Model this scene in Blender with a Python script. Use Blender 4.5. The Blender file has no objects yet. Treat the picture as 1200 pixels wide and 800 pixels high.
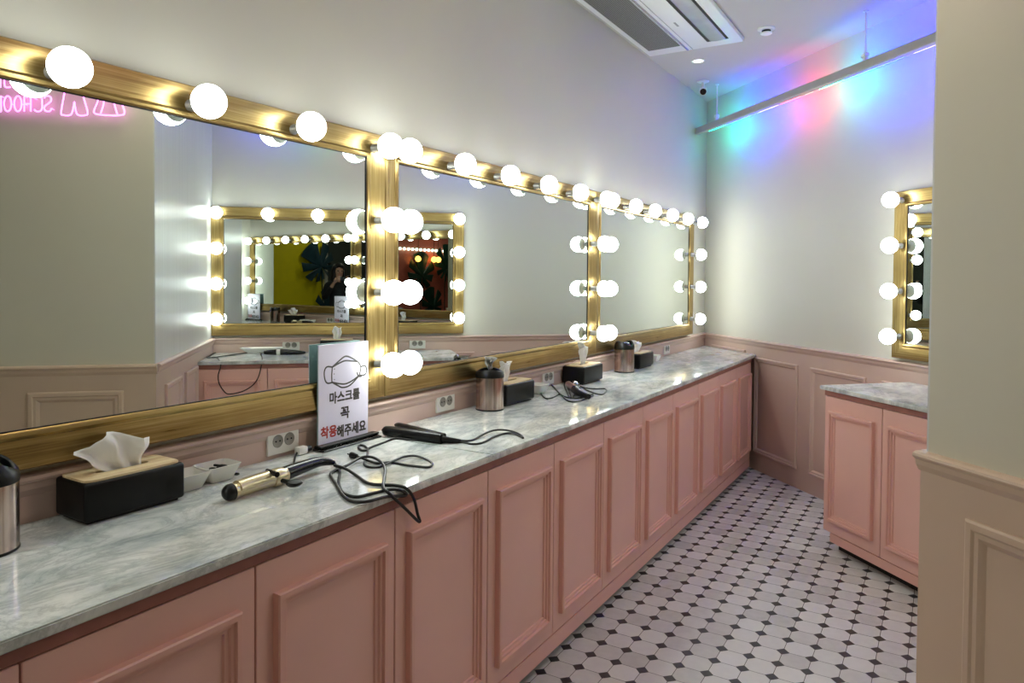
import bpy, bmesh, math, random
from mathutils import Vector, Matrix, noise
random.seed(7)
sc = bpy.context.scene
COL = sc.collection
PI = math.pi
S, C = math.sin, math.cos
R = math.radians
# ------------------------------------------------------------------ measured place
F, CY, YAW, PITCH, ROLL = 840.28, 346.80, R(-31.122), R(-1.3707), R(0.44966)
CX, H = 1.7353, 1.40
YC, A = 6.0234, R(45.705)           # far corner, angle between mirror wall and end wall
ZC, XF = 0.8541, 0.5436             # counter top, its front edge
ZR = 0.9624                         # chair rail top
CEIL = 2.8946
SC, D = 3.9365, 1.5906              # pillar corner (along / off the end wall)
XG = 0.0335                         # mirror glass
T = 0.012                           # wainscot thickness
SA, CA = S(A), C(A)
fw = Vector((S(YAW)*C(PITCH), C(YAW)*C(PITCH), S(PITCH)))
rt = Vector((C(YAW), -S(YAW), 0)); up = rt.cross(fw)
rt, up = C(ROLL)*rt+S(ROLL)*up, C(ROLL)*up-S(ROLL)*rt
EYE = Vector((CX, 0, H))
def ray(u, v): return fw+rt*((u-600)/F)-up*((v-CY)/F)
def az(u, v, z):
    d = ray(u, v); return EYE+d*((z-H)/d.z)
def ax(u, v, x):
    d = ray(u, v); return EYE+d*((x-CX)/d.x)
QC = Vector((0, YC, 0)); WD = Vector((SA, -CA, 0)); WN = Vector((-CA, -SA, 0))
def onW(o, d, n):
    t = (n-(o-QC).dot(WN))/d.dot(WN); X = o+d*t
    return ((X-QC).dot(WD), X.z)
def aW(u, v, n): return onW(EYE, ray(u, v), n)
def rW(u, v, n):                    # seen through the long mirror
    d = ray(u, v); o = EYE+d*((XG-CX)/d.x); return onW(o, Vector((-d.x, d.y, d.z)), n)
def wpt(s, n, z): 
    q = QC+WD*s+WN*n; return Vector((q.x, q.y, z))
# ------------------------------------------------------------------ objects
def link(name, me, parent=None):
    o = bpy.data.objects.new(name, me); COL.objects.link(o)
    if parent: o.parent = parent
    return o
def tag(o, label=None, cat=None, group=None, kind=None):
    if label: o['label'] = label
    if cat: o['category'] = cat
    if group: o['group'] = group
    if kind: o['kind'] = kind
    return o
def empty(name, loc=(0, 0, 0), rz=0):
    o = link(name, None); o.location = loc; o.rotation_euler = (0, 0, rz); o.empty_display_size = .05
    return o
class MB:
    def __init__(s): s.bm = bmesh.new(); s.mi = 0
    def _v(s, pts): return [s.bm.verts.new(p) for p in pts]
    def f(s, vs):
        try:
            f = s.bm.faces.new(vs); f.material_index = s.mi; return f
        except ValueError: pass
    def poly(s, pts): return s.f(s._v(pts))
    def box(s, x0, y0, z0, x1, y1, z1, b=0, seg=2):
        x0, x1 = min(x0, x1), max(x0, x1); y0, y1 = min(y0, y1), max(y0, y1); z0, z1 = min(z0, z1), max(z0, z1)
        r = bmesh.ops.create_cube(s.bm, size=1)
        bmesh.ops.transform(s.bm, matrix=Matrix.Translation(((x0+x1)/2, (y0+y1)/2, (z0+z1)/2))@Matrix.Diagonal((x1-x0, y1-y0, z1-z0, 1)), verts=r['verts'])
        fs = set(f for v in r['verts'] for f in v.link_faces)
        for f in fs: f.material_index = s.mi
        if b: bmesh.ops.bevel(s.bm, geom=list(set(e for f in fs for e in f.edges)), offset=b, segments=seg, affect='EDGES', profile=.5)
        return s
    def prism(s, pts, z0, z1):      # outline in x,y, counter-clockwise
        a = s._v([(p[0], p[1], z0) for p in pts]); b = s._v([(p[0], p[1], z1) for p in pts]); n = len(pts)
        s.f(a[::-1]); s.f(b)
        for i in range(n): s.f([a[i], a[(i+1) % n], b[(i+1) % n], b[i]])
        return s
    def lathe(s, prof, seg=32, c=(0, 0, 0), axis=None, sx=1, sy=1):
        # prof [(r,z)]
        M = Matrix.Translation(c)
        if axis is not None: M = M@Vector(axis).to_track_quat('Z', 'Y').to_matrix().to_4x4()
        rings = []
        for r, z in prof:
            if r < 1e-6: rings.append([s.bm.verts.new(M@Vector((0, 0, z)))])
            else: rings.append([s.bm.verts.new(M@Vector((r*sx*C(2*PI*k/seg), r*sy*S(2*PI*k/seg), z))) for k in range(seg)])
        for a, b in zip(rings, rings[1:]):
            for k in range(seg):
                k2 = (k+1) % seg
                if len(a) == 1 and len(b) == 1: continue
                if len(a) == 1: s.f([a[0], b[k], b[k2]][::-1])
                elif len(b) == 1: s.f([a[k], a[k2], b[0]])
                else: s.f([a[k], a[k2], b[k2], b[k]])
        return s
    def tube(s, pts, r, seg=8, smooth=6, closed=False, flat=1):
        P = [Vector(p) for p in pts]
        if smooth and len(P) > 2:
            Q = []; n = len(P)
            rng = range(n) if closed else range(n-1)
            for i in rng:
                p0 = P[(i-1) % n] if closed else P[max(i-1, 0)]; p1 = P[i]; p2 = P[(i+1) % n]; p3 = P[(i+2) % n] if closed else P[min(i+2, n-1)]
                for k in range(smooth):
                    t = k/smooth
                    Q.append(.5*((2*p1)+(p2-p0)*t+(2*p0-5*p1+4*p2-p3)*t*t+(3*p1-p0-3*p2+p3)*t**3))
            if not closed: Q.append(P[-1])
            P = Q
        n = len(P); rr = r if callable(r) else (lambda t: r)
        nrm = None; rings = []
        for i, p in enumerate(P):
            t = (P[(i+1) % n]-P[i-1]) if closed else (P[min(i+1, n-1)]-P[max(i-1, 0)])
            if t.length < 1e-9: t = Vector((0, 0, 1))
            t.normalize()
            if nrm is None:
                nrm = Vector((0, 0, 1)) if abs(t.z) < .9 else Vector((1, 0, 0))
            nrm = (nrm-t*nrm.dot(t))
            if nrm.length < 1e-6: nrm = t.orthogonal()
            nrm.normalize(); b = t.cross(nrm); q = rr(i/max(n-1, 1))
            rings.append([s.bm.verts.new(p+nrm*(q*flat*C(2*PI*k/seg))+b*(q*S(2*PI*k/seg))) for k in range(seg)])
        m = n if closed else n-1
        for i in range(m):
            a, b = rings[i], rings[(i+1) % n]
            for k in range(seg): s.f([a[k], a[(k+1) % seg], b[(k+1) % seg], b[k]])
        if not closed: s.f(rings[0][::-1]); s.f(rings[-1])
        return s
    def ring(s, x0, z0, x1, z1, prof, stile=0):
        # mitred rectangular moulding in the x-z plane, room side is -y; prof [(inset, height)]
        L = []
        for w, h in prof: L.append(s._v([(x0+w, -h, z0+w), (x1-w, -h, z0+w), (x1-w, -h, z1-w), (x0+w, -h, z1-w)]))
        m = s.mi
        for a, b in zip(L, L[1:]):
            for k in range(4):
                s.mi = m+(stile if k % 2 else 0)
                s.f([a[k], a[(k+1) % 4], b[(k+1) % 4], b[k]])
        s.mi = m
        return s
    def build(s, name, mats, parent=None, smooth=False, loc=None, rot=None, angle=40, fix=True):
        if fix: bmesh.ops.recalc_face_normals(s.bm, faces=s.bm.faces[:])
        me = bpy.data.meshes.new(name); s.bm.to_mesh(me); s.bm.free()
        for m in (mats if isinstance(mats, (list, tuple)) else [mats]): me.materials.append(m)
        if smooth:
            for p in me.polygons: p.use_smooth = True
            try: me.set_sharp_from_angle(angle=R(angle))
            except Exception: pass
        o = link(name, me, parent)
        if loc is not None: o.location = loc
        if rot is not None: o.rotation_euler = rot
        return o
def copy_tree(o, parent=None):
    c = o.copy(); COL.objects.link(c); c.parent = parent
    for ch in [k for k in COL.objects if k.parent == o]: copy_tree(ch, c)
    return c
# ------------------------------------------------------------------ materials
def lin(h):
    if isinstance(h, str):
        h = [int(h[i:i+2], 16)/255 for i in (0, 2, 4)]
    return tuple((c/12.92 if c <= .04045 else ((c+.055)/1.055)**2.4) for c in h)+(1,)
class Mat:
    def __init__(s, name):
        s.m = bpy.data.materials.new(name); s.m.use_nodes = True; s.t = s.m.node_tree; s.b = s.t.nodes['Principled BSDF']
    def n(s, t, **k):
        x = s.t.nodes.new(t)
        for a, v in k.items(): setattr(x, a, v)
        return x
    def l(s, a, b): s.t.links.new(a, b)
    def math(s, op, a, b=None, c=None):
        x = s.n('ShaderNodeMath', operation=op)
        for i, v in enumerate((a, b, c)):
            if v is None: continue
            if isinstance(v, (int, float)): x.inputs[i].default_value = v
            else: s.l(v, x.inputs[i])
        return x.outputs[0]
    def ramp(s, fac, stops):
        x = s.n('ShaderNodeValToRGB'); e = x.color_ramp.elements
        while len(e) < len(stops): e.new(.5)
        for k, (p, c) in zip(e, stops): k.position = p; k.color = c
        s.l(fac, x.inputs[0]); return x.outputs[0]
    def noise(s, vec, scale, detail=4, rough=.5, dist=0):
        x = s.n('ShaderNodeTexNoise'); x.inputs['Scale'].default_value = scale; x.inputs['Detail'].default_value = detail
        x.inputs['Roughness'].default_value = rough; x.inputs['Distortion'].default_value = dist
        if vec is not None: s.l(vec, x.inputs['Vector'])
        return x.outputs['Fac']
    def coord(s, kind='Object', scale=(1, 1, 1), rot=(0, 0, 0)):
        tc = s.n('ShaderNodeTexCoord'); mp = s.n('ShaderNodeMapping'); mp.inputs['Scale'].default_value = scale; mp.inputs['Rotation'].default_value = rot
        s.l(tc.outputs[kind], mp.inputs[0]); return mp.outputs[0]
    def bump(s, h, strength=.2, dist=.002):
        x = s.n('ShaderNodeBump'); x.inputs['Strength'].default_value = strength; x.inputs['Distance'].default_value = dist
        s.l(h, x.inputs['Height']); s.l(x.outputs[0], s.b.inputs['Normal'])
def solid(name, col, rough=.5, metal=0, var=.06, scale=8, bump=0, spec=None, coat=0, kind='Object'):
    M = Mat(name); c = lin(col); v = M.coord(kind)
    f = M.noise(v, scale, 4)
    d = tuple(max(0, x*(1-var*2)) for x in c[:3])+(1,); e = tuple(min(1, x*(1+var)) for x in c[:3])+(1,)
    M.l(M.ramp(f, [(.3, d), (.7, e)]), M.b.inputs['Base Color'])
    M.b.inputs['Roughness'].default_value = rough; M.b.inputs['Metallic'].default_value = metal
    if spec is not None: M.b.inputs['Specular IOR Level'].default_value = spec
    if coat: M.b.inputs['Coat Weight'].default_value = coat; M.b.inputs['Coat Roughness'].default_value = .08
    if bump: M.bump(M.noise(v, scale*6, 5), bump)
    return M.m
def glow(name, col, strength, base=None):
    M = Mat(name); M.b.inputs['Emission Color'].default_value = lin(col); M.b.inputs['Emission Strength'].default_value = strength
    M.b.inputs['Base Color'].default_value = lin(base or col); M.b.inputs['Roughness'].default_value = .3
    return M.m
def gold(name, vertical):
    M = Mat(name)
    v = M.coord('Object', (120, 120, 2) if vertical else (2, 120, 120))
    f = M.noise(v, 1.6, 6, .65); g = M.noise(M.coord('Object', (3, 3, 3)), 1.5, 3)
    h = M.math('ADD', M.math('MULTIPLY', f, .7), M.math('MULTIPLY', g, .3))
    M.l(M.ramp(h, [(.25, lin('765f39')), (.5, lin('a68c58')), (.75, lin('d1bb83'))]), M.b.inputs['Base Color'])
    M.b.inputs['Metallic'].default_value = 1
    M.l(M.ramp(f, [(.2, (.24,)*3+(1,)), (.8, (.42,)*3+(1,))]), M.b.inputs['Roughness'])
    M.bump(f, .12, .001)
    return M.m
def marble():
    M = Mat('carrara_marble'); v = M.coord('Object', (1, 1, 1), (0, 0, R(38)))
    v2 = M.coord('Object', (2.4, 1.2, 1), (0, 0, R(38)))
    base = M.noise(v2, 4.2, 10, .66, .35)
    vein = M.noise(v2, 3.4, 12, .72, .8)
    ve = M.math('ABSOLUTE', M.math('SUBTRACT', vein, .5))
    vm = M.ramp(ve, [(0, (1,)*3+(1,)), (.045, (.25,)*3+(1,)), (.12, (0,)*3+(1,))])
    c1 = M.ramp(base, [(.28, lin('9da6a4')), (.44, lin('ccd2cf')), (.58, lin('e8eae6')), (.8, lin('f2f2ee'))])
    mx = M.n('ShaderNodeMix', data_type='RGBA'); M.l(M.math('MULTIPLY', vm, .45), mx.inputs[0]); M.l(c1, mx.inputs[6]); mx.inputs[7].default_value = lin('7f8787')
    M.l(mx.outputs[2], M.b.inputs['Base Color'])
    M.b.inputs['Roughness'].default_value = .13; M.b.inputs['Specular IOR Level'].default_value = .6
    M.l(M.ramp(base, [(.3, (.05,)*3+(1,)), (.7, (.10,)*3+(1,))]), M.b.inputs['Roughness'])
    return M.m
def tiles():
    M = Mat('octagon_floor_tile'); tc = M.n('ShaderNodeTexCoord'); sp = M.n('ShaderNodeSeparateXYZ'); M.l(tc.outputs['Object'], sp.inputs[0])
    p, tx, ty = .101459, .526545, 2.828778
    def cell(o, t):
        a = M.math('DIVIDE', M.math('SUBTRACT', o, t), p)
        fr = M.math('SUBTRACT', M.math('FRACT', M.math('ADD', a, 50.5)), .5)
        return a, M.math('ABSOLUTE', fr)
    a, u = cell(sp.outputs[0], tx); b, v = cell(sp.outputs[1], ty)
    s = M.math('ADD', u, v)
    dot = M.math('LESS_THAN', s, .222)
    g1 = M.math('LESS_THAN', M.math('MINIMUM', u, v), .011)
    g2 = M.math('LESS_THAN', M.math('ABSOLUTE', M.math('SUBTRACT', s, .235)), .014)
    g = M.math('MULTIPLY', M.math('MAXIMUM', g1, g2), M.math('SUBTRACT', 1, dot))
    # each tile a little different
    cb = M.n('ShaderNodeCombineXYZ'); M.l(M.math('FLOOR', a), cb.inputs[0]); M.l(M.math('FLOOR', b), cb.inputs[1])
    wn = M.n('ShaderNodeTexWhiteNoise'); M.l(cb.outputs[0], wn.inputs[0])
    nz = M.noise(tc.outputs['Object'], 30, 5); big = M.noise(tc.outputs['Object'], 1.2, 4)
    mixf = M.math('ADD', M.math('MULTIPLY', wn.outputs[0], .45), M.math('ADD', M.math('MULTIPLY', nz, .3), M.math('MULTIPLY', big, .35)))
    white = M.ramp(mixf, [(.2, lin('b9b6b3')), (.55, lin('d2d0cd')), (.95, lin('e2e1df'))])
    dark = M.ramp(nz, [(.3, lin('262325')), (.7, lin('3e3a3d'))])
    m1 = M.n('ShaderNodeMix', data_type='RGBA'); M.l(dot, m1.inputs[0]); M.l(white, m1.inputs[6]); M.l(dark, m1.inputs[7])
    m2 = M.n('ShaderNodeMix', data_type='RGBA'); M.l(g, m2.inputs[0]); M.l(m1.outputs[2], m2.inputs[6]); m2.inputs[7].default_value = lin('5f5a58')
    M.l(m2.outputs[2], M.b.inputs['Base Color'])
    M.l(M.math('ADD', .38, M.math('MULTIPLY', g, .5)), M.b.inputs['Roughness'])
    M.bump(M.math('SUBTRACT', 1, g), .3, .001)
    return M.m
WALL = solid('cream_wall_paint', 'd0cdc0', .55, var=.015, scale=1.5, bump=.04)
CEILM = solid('white_ceiling_paint', 'bebcbb', .7, var=.01, scale=2)
WAINS = solid('dusty_pink_wainscot_paint', 'ccb0a3', .5, var=.03, scale=2, bump=.05)
PILW = solid('warm_lit_cream_paint', 'cdc8b6', .6, var=.015, scale=1.5, bump=.04)  # cream wall paint with the warm lamplight on the pillar mixed in
PILWAINS = solid('warm_lit_wainscot_paint', 'cfb6a0', .5, var=.03, scale=2, bump=.05)  # wainscot paint again, warm lamplight put into its colour
PINK = solid('pink_cabinet_paint', 'e6b7aa', .42, var=.03, scale=3)
PINKD = solid('pink_moulding_paint', 'e4b1a3', .38, var=.02, scale=3)
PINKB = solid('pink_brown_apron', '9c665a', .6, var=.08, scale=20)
DARK = solid('recess_shade', '1b1716', .8)  # shadow beneath the cabinets, given as a near-black colour
MARBLE = marble(); TILE = tiles()
GOLDH = gold('brushed_gold_rail', False); GOLDV = gold('brushed_gold_stile', True)
GLASS = Mat('mirror_silver'); GLASS.b.inputs['Metallic'].default_value = 1; GLASS.b.inputs['Roughness'].default_value = 0; GLASS.b.inputs['Base Color'].default_value = (.80, .85, .825, 1); GLASS = GLASS.m
BULB = glow('frosted_bulb_glow', 'f3fbf6', 15.0, 'ffffff')
SHELL = solid('grey_white_bulb_shell', 'cfd3cf', .35, var=.01)
SOCK = solid('grey_bulb_socket', 'a9a9a6', .35, metal=.4)
BLACK = solid('matte_black_plastic', '080808', .4, var=.1, spec=.3)
GLOSSB = solid('gloss_black_plastic', '0d0d0f', .22, var=.1)
RUBBER = solid('black_rubber_cord', '101011', .45)
WHITEP = solid('white_plastic', 'dedbd3', .35, var=.02)
CERAM = solid('white_glazed_ceramic', 'e4e2da', .15, var=.02)
TISSUE = solid('white_tissue_paper', 'efeeea', .85, var=.02, scale=12)
BAMBOO = Mat('pale_wood_lid'); _v = BAMBOO.coord('Object', (60, 4, 60)); _f = BAMBOO.noise(_v, 1.5, 6)
BAMBOO.l(BAMBOO.ramp(_f, [(.3, lin('d2b284')), (.7, lin('ecd9b2'))]), BAMBOO.b.inputs['Base Color']); BAMBOO.b.inputs['Roughness'].default_value = .5; BAMBOO = BAMBOO.m
STEEL = Mat('rose_stainless_steel'); _v = STEEL.coord('Object', (60, 60, .6)); _f = STEEL.noise(_v, 1.3, 6)
STEEL.l(STEEL.ramp(_f, [(.3, lin('8f7c73')), (.7, lin('cdb9ae'))]), STEEL.b.inputs['Base Color']); STEEL.b.inputs['Metallic'].default_value = 1
STEEL.b.inputs['Roughness'].default_value = .24; STEEL.b.inputs['Anisotropic'].default_value = .6; STEEL = STEEL.m
CHAMP = solid('champagne_gold_barrel', 'd9c9a4', .3, metal=.75, var=.04)
CHROME = solid('chrome', 'd0d0d0', .12, metal=1)
ACW = solid('white_air_conditioner_plastic', 'e6e9ec', .35, var=.01)
ACD = solid('dark_vane_gap', '151618', .6)
def flatmat(n, c, r=.5, **k): return solid(n, c, r, **k)
PAPER = flatmat('white_sign_paper', 'e3def0', .35, var=.01, coat=.6)
INK = flatmat('dark_print', '3a3330', .5); REDINK = flatmat('red_print', 'b03a34', .5)
LENS = flatmat('black_lens', '050507', .08)
# ------------------------------------------------------------------ camera
cam = bpy.data.cameras.new('camera'); co = bpy.data.objects.new('camera', cam); COL.objects.link(co)
cam.sensor_width = 36; cam.sensor_fit = 'HORIZONTAL'; cam.lens = F/1200*36
cam.shift_y = -(400-CY)/1200; cam.clip_start = .01
co.matrix_world = Matrix(((rt.x, up.x, -fw.x, EYE.x), (rt.y, up.y, -fw.y, EYE.y), (rt.z, up.z, -fw.z, EYE.z), (0, 0, 0, 1)))
sc.camera = co
# ------------------------------------------------------------------ frames of reference
MR = PI/2                              # things on the mirror wall: local x -> +y, room at -y local
WR = A-PI/2                            # things on the end wall
def st(name, mb, mats, **k):
    o = mb.build(name, mats, **k); o['kind'] = 'structure'; return o
# floor, ceiling
st('floor', MB().box(-.2, -3.7, -.06, 10.2, 6.8, 0), TILE)
st('ceiling', MB().box(-.2, -3.7, CEIL, 10.2, 6.8, CEIL+.08), CEILM)
m = MB(); m.box(-.15, -3.7, 0, 0, YC+.3, CEIL); st('wall_left', m, WALL)
# end wall, in its own frame
def wallW(name, mb, mats, s=0, n=0, **k):
    p = wpt(s, n, 0); return mb.build(name, mats, loc=p, rot=(0, 0, WR), **k)
o = wallW('wall_end', MB().box(-.3, 0, 0, SC+.05, .15, CEIL), WALL); o['kind'] = 'structure'
# pillar: one block, its front parallel to the end wall
PEND = 5.2
o = wallW('wall_pillar', MB().box(SC, -D, 0, PEND, .0, CEIL), PILW); o['kind'] = 'structure'
# wainscot with chair rail
RAIL = [(0, .0), (.0, .012), (.004, .02), (.010, .022), (.016, .019), (.020, .012), (.034, .010), (.044, .004), (.05, 0)]
def rail_bar(mb, x0, x1, base, ztop, c0=0, c1=0):
    # horizontal moulding along local x, sticking out towards -y; c0/c1 shear its ends for corners
    L = []
    for d, h in RAIL:
        z = ztop-d; y = -(base+h)
        L.append((mb.bm.verts.new((x0+c0*(base+h), y, z)), mb.bm.verts.new((x1+c1*(base+h), y, z))))
    for a, b in zip(L, L[1:]): mb.f([a[0], a[1], b[1], b[0]])
    mb.f([mb.bm.verts.new((x0, 0, ztop)), mb.bm.verts.new((x1, 0, ztop)), L[0][1], L[0][0]])
    mb.f([q[0] for q in L]); mb.f([q[1] for q in L])
PANEL = [(0, 0), (0, .012), (.004, .016), (.014, .016), (.018, .011), (.026, .011), (.032, .005), (.036, 0)]
m = MB(); m.box(.04, -T, 0, YC-.02, 0, ZR-.012)
rail_bar(m, .04, YC-.02, T, ZR)
o = m.build('wall_left_wainscot', WAINS, loc=(0, 0, 0), rot=(0, 0, MR)); o['kind'] = 'structure'; o.name = 'trim_1'
m = MB(); m.box(0.02, -T, 0, SC, 0, ZR-.012); rail_bar(m, .02, SC, T, ZR)
for x0, x1 in ((.77, 1.27), (1.40, 1.90), (2.03, 2.53)):
    m.ring(x0, .13, x1, .835, [(w, h+T) for w, h in PANEL])
m.ring(.16, .13, .64, .875, [(w, h+T) for w, h in PANEL])
o = wallW('trim_2', m, WAINS); o['kind'] = 'structure'
m = MB(); m.box(0, -T, 0, PEND-SC, 0, ZR-.012); rail_bar(m, -.018, PEND-SC, T, ZR)
m.box(-.012, -T, 0, 0, .3, ZR-.03)
for x0 in (.135, .68): m.ring(x0, .13, x0+.42, .835, [(w*1.4, h+T) for w, h in PANEL])
o = wallW('trim_3', m, PILWAINS, SC, D); o['kind'] = 'structure'
# return of the pillar (faces the mirror wall): wainscot + panel + glossy upper panel
def ret(mb, name, mats):
    p = wpt(SC, D, 0); o = mb.build(name, mats, loc=p, rot=(0, 0, WR+PI/2)); return o
RG = Mat('semi_gloss_cream_panel'); _v = RG.coord('Object', (90, 90, .8)); _f = RG.noise(_v, 1.2, 5)
RG.l(RG.ramp(_f, [(.3, lin('c9c9c4')), (.7, lin('d8d8d4'))]), RG.b.inputs['Base Color']); RG.b.inputs['Roughness'].default_value = .28; RG.bump(_f, .25, .001); RG = RG.m
# local frame: x runs from the pillar corner towards the end wall, room side is -y after turning
pr = wpt(SC, D, 0)
m = MB(); m.box(0, 0, ZR, D, .006, CEIL)
o = m.build('trim_4', RG, loc=pr, rot=(0, 0, WR+PI/2)); o['kind'] = 'structure'
m = MB(); m.box(0, 0, 0, D, T, ZR-.012)
for v in (1,):
    m2 = MB(); rail_bar(m2, 0, D, T, ZR)
    m2.ring(.16, .13, .52, .835, [(w, h+T) for w, h in PANEL]); 
    m2.ring(.64, .13, .98, .835, [(w, h+T) for w, h in PANEL])
    for vv in m2.bm.verts: vv.co.y = -vv.co.y
o = m.build('trim_5', WAINS, loc=pr, rot=(0, 0, WR+PI/2)); o['kind'] = 'structure'
o = m2.build('trim_6', WAINS, loc=pr, rot=(0, 0, WR+PI/2)); o['kind'] = 'structure'
# partition at the near end of the mirrors
st('wall_partition', MB().box(0, -.75, 0, .43, .035, CEIL), WALL)
# the hall behind the photographer
HW = solid('hall_dark_wall', '39403b', .6); YEL = solid('yellow_wall_paint', 'd8c800', .55, var=.03); SAL = solid('salmon_wall_paint', 'd8705e', .55, var=.04)
st('wall_back', MB().box(-.2, -3.7, 0, 10.2, -3.5, CEIL), HW)
st('wall_right', MB().box(10, -3.5, 0, 10.2, 6.8, CEIL), HW)
st('wall_far', MB().box(wpt(SC+.05, 0, 0).x, 6.6, 0, 10.2, 6.8, CEIL), HW)
st('trim_7', MB().box(2.9, -3.5, 0, 4.53, -3.47, CEIL), YEL)
st('trim_8', MB().box(4.53, -3.5, 0, 4.61, -3.42, CEIL), WALL)
st('trim_9', MB().box(6.3, -3.5, 0, 9.9, -3.47, CEIL), SAL)
# ------------------------------------------------------------------ vanity mirrors
FT, FB = 1.8971, .9806
FPROF = [(0, 0), (0, .044), (.003, .0482), (.009, .0482), (.064, .0365), (.066, .0395), (.072, .0425), (.079, .0405), (.084, .0368)]
BZ = [1.8474, 1.5985, 1.3495, 1.1005]
def vanity(w, tops, inset_l=.046, inset_r=.046, bn=.081+XG):
    root = empty('vanity_mirror')
    MB().ring(0, FB, w, FT, FPROF, stile=1).build('frame', [GOLDH, GOLDV], root, smooth=True, angle=25)
    g = MB(); g.poly([(.08, -XG, FB+.08), (w-.08, -XG, FB+.08), (w-.08, -XG, FT-.08), (.08, -XG, FT-.08)]); g.build('mirror_glass', GLASS, root, fix=False)
    MB().ring(0, FB, w, FT, [(.084, .0369), (.0865, .0366), (.087, XG-.002)]).build('rebate_shade', BLACK, root)  # unlit inside of the lip, shade put in as a black ring
    MB().box(.01, -.03, FB+.01, w-.01, -.001, FT-.01).build('backing_board', BLACK, root)
    pos = [(x, BZ[0]) for x in tops]+[(x, z) for x in (inset_l, w-inset_r) for z in BZ[1:]]
    global _sock, _bulb
    for x, z in pos:
        if _sock is None:
            a = MB(); a.lathe([(0, .036), (.017, .036), (.017, .040), (.0145, .043), (.0135, .074), (.012, .078), (0, .078)], 20, axis=(0, -1, 0)); s_ = a.build('socket', SOCK, root, smooth=True); _sock = s_
            r = .0435; pf = [(0, 0)]+[(.0125, .0), (.0145, .004)]
            c = bn-.074; 
            pf = [(.0128, .0)]+[(r*S(t), c-r*C(t)) for t in [PI*(.13+.87*k/18) for k in range(19)]]
            pf[-1] = (0, pf[-1][1])
            pb = [(.0128, .0)]+[(r*S(t), c-r*C(t)) for t in [PI*(.13+.19*k/8) for k in range(9)]]
            pfr = [(r*S(t), c-r*C(t)) for t in [PI*(.32+.68*k/14) for k in range(15)]]; pfr[-1] = (0, pfr[-1][1])
            a = MB(); a.mi = 0; a.lathe(pfr, 28, axis=(0, -1, 0)); a.mi = 1; nf = len(a.bm.faces); a.lathe([(0, 0)]+pb, 28, axis=(0, -1, 0))
            bmesh.ops.remove_doubles(a.bm, verts=a.bm.verts[:], dist=1e-5)
            b_ = a.build('light_bulb', [BULB, SHELL], s_, smooth=True, angle=80); b_.location = (0, -.074, 0); _bulb = b_
        else:
            s_ = _sock.copy(); COL.objects.link(s_); s_.parent = root
            b_ = _bulb.copy(); COL.objects.link(b_); b_.parent = s_
        s_.location = (x, 0, z)
    return root
_sock = _bulb = None
M1s, M1e, M2e, M3e = .086, 1.930, 3.713, 5.545
def mm(y0, y1, tops, label, **k):
    r = vanity(y1-y0, [t-y0 for t in tops], **k); r.location = (0, y0, 0); r.rotation_euler = (0, 0, MR)
    return tag(r, label, 'mirror', 'gold vanity mirrors ringed with bulbs')
BN = .081+XG
def by(us): return [ax(u, v, BN).y for u, v in us]
t1 = by([(82, 76), (245, 117), (365, 147), (457.5, 173)]); t1 = [t1[0]-.694, t1[0]-.347]+t1
def side(u): return ax(u, 300, BN).y
mm(M1s, M1e, t1, 'gold framed bulb mirror nearest the camera, behind the tissue box and face mask sign', inset_r=M1e-side(461.5))
mm(M1e, M2e, by([(480.5, 178), (545, 193), (598, 205), (643, 216.5), (680, 224.5), (711, 234)]), 'middle gold framed bulb mirror of the three in a row on the long wall', inset_l=side(481)-M1e, inset_r=.040)
mm(M2e, M3e, by([(717.5, 235), (745, 242), (767.5, 247.5), (788, 252), (806, 257), (823, 261)]), 'gold framed bulb mirror farthest down the long wall, beside the acute corner', inset_l=.044, inset_r=.038)
WM1, WM2 = 2.122, 3.932
r = vanity(WM2-WM1, [.046+(WM2-WM1-.092)/5*k for k in range(6)]); r.location = wpt(WM1, 0, 0); r.rotation_euler = (0, 0, WR)
tag(r, 'gold framed bulb mirror on the end wall above the smaller pink cabinet', 'mirror', 'gold vanity mirrors ringed with bulbs')
# ------------------------------------------------------------------ cabinets
DT, DB = .802, .098                     # door top, bottom
DPROF = [(0, 0), (0, .016), (.003, .0195), (.012, .0195), (.014, .0195), (.016, .012), (.024, .012), (.026, .006), (.034, .005), (.036, .0)]
def door(parent, x0, x1, yf, name='door'):
    g = .0022
    d = MB().box(x0+g, -yf, DB, x1-g, -yf+.018, DT, .0015, 1).build('door', PINK, parent)
    w = x1-x0; mx = .045 if w > .3 else .03
    m = MB(); m.ring(x0+mx, DB+.062, x1-mx, DT-.072, [(a, h+yf) for a, h in DPROF]); m.build('moulding', PINKD, d)
    return d
def cabinet(bounds, yf, zplinth, label, root_loc, rz, end_left=0, cat='cabinet', group=None, chamfer=0):
    root = empty('vanity_cabinet', root_loc, rz); x0, x1 = bounds[0], bounds[-1]
    b = MB(); b.box(x0+end_left, -yf+.02, DB-.01, x1, -.02, ZC-.024)
    b.build('body', PINK, root)
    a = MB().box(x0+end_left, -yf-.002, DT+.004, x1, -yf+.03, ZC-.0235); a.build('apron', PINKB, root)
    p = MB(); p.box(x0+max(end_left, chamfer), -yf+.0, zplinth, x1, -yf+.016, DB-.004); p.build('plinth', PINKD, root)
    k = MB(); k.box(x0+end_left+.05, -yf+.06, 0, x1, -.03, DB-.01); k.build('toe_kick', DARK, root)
    for q0, q1 in zip(bounds, bounds[1:]): door(root, q0, q1, yf)
    return tag(root, label, cat, group)
YD = .527
B = [.545, .985, 1.424, 1.866, 2.308, 2.752, 3.20, 3.642, 4.095, 4.525, 4.975, 5.405]
G = 'pink panelled cabinets under the long counter'
def cabs(b, label): return cabinet(b, YD, .035, label, (0, 0, 0), MR, group=G)
cabs([.10, .545], 'pink panelled cabinet at the near left end of the long counter')
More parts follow.
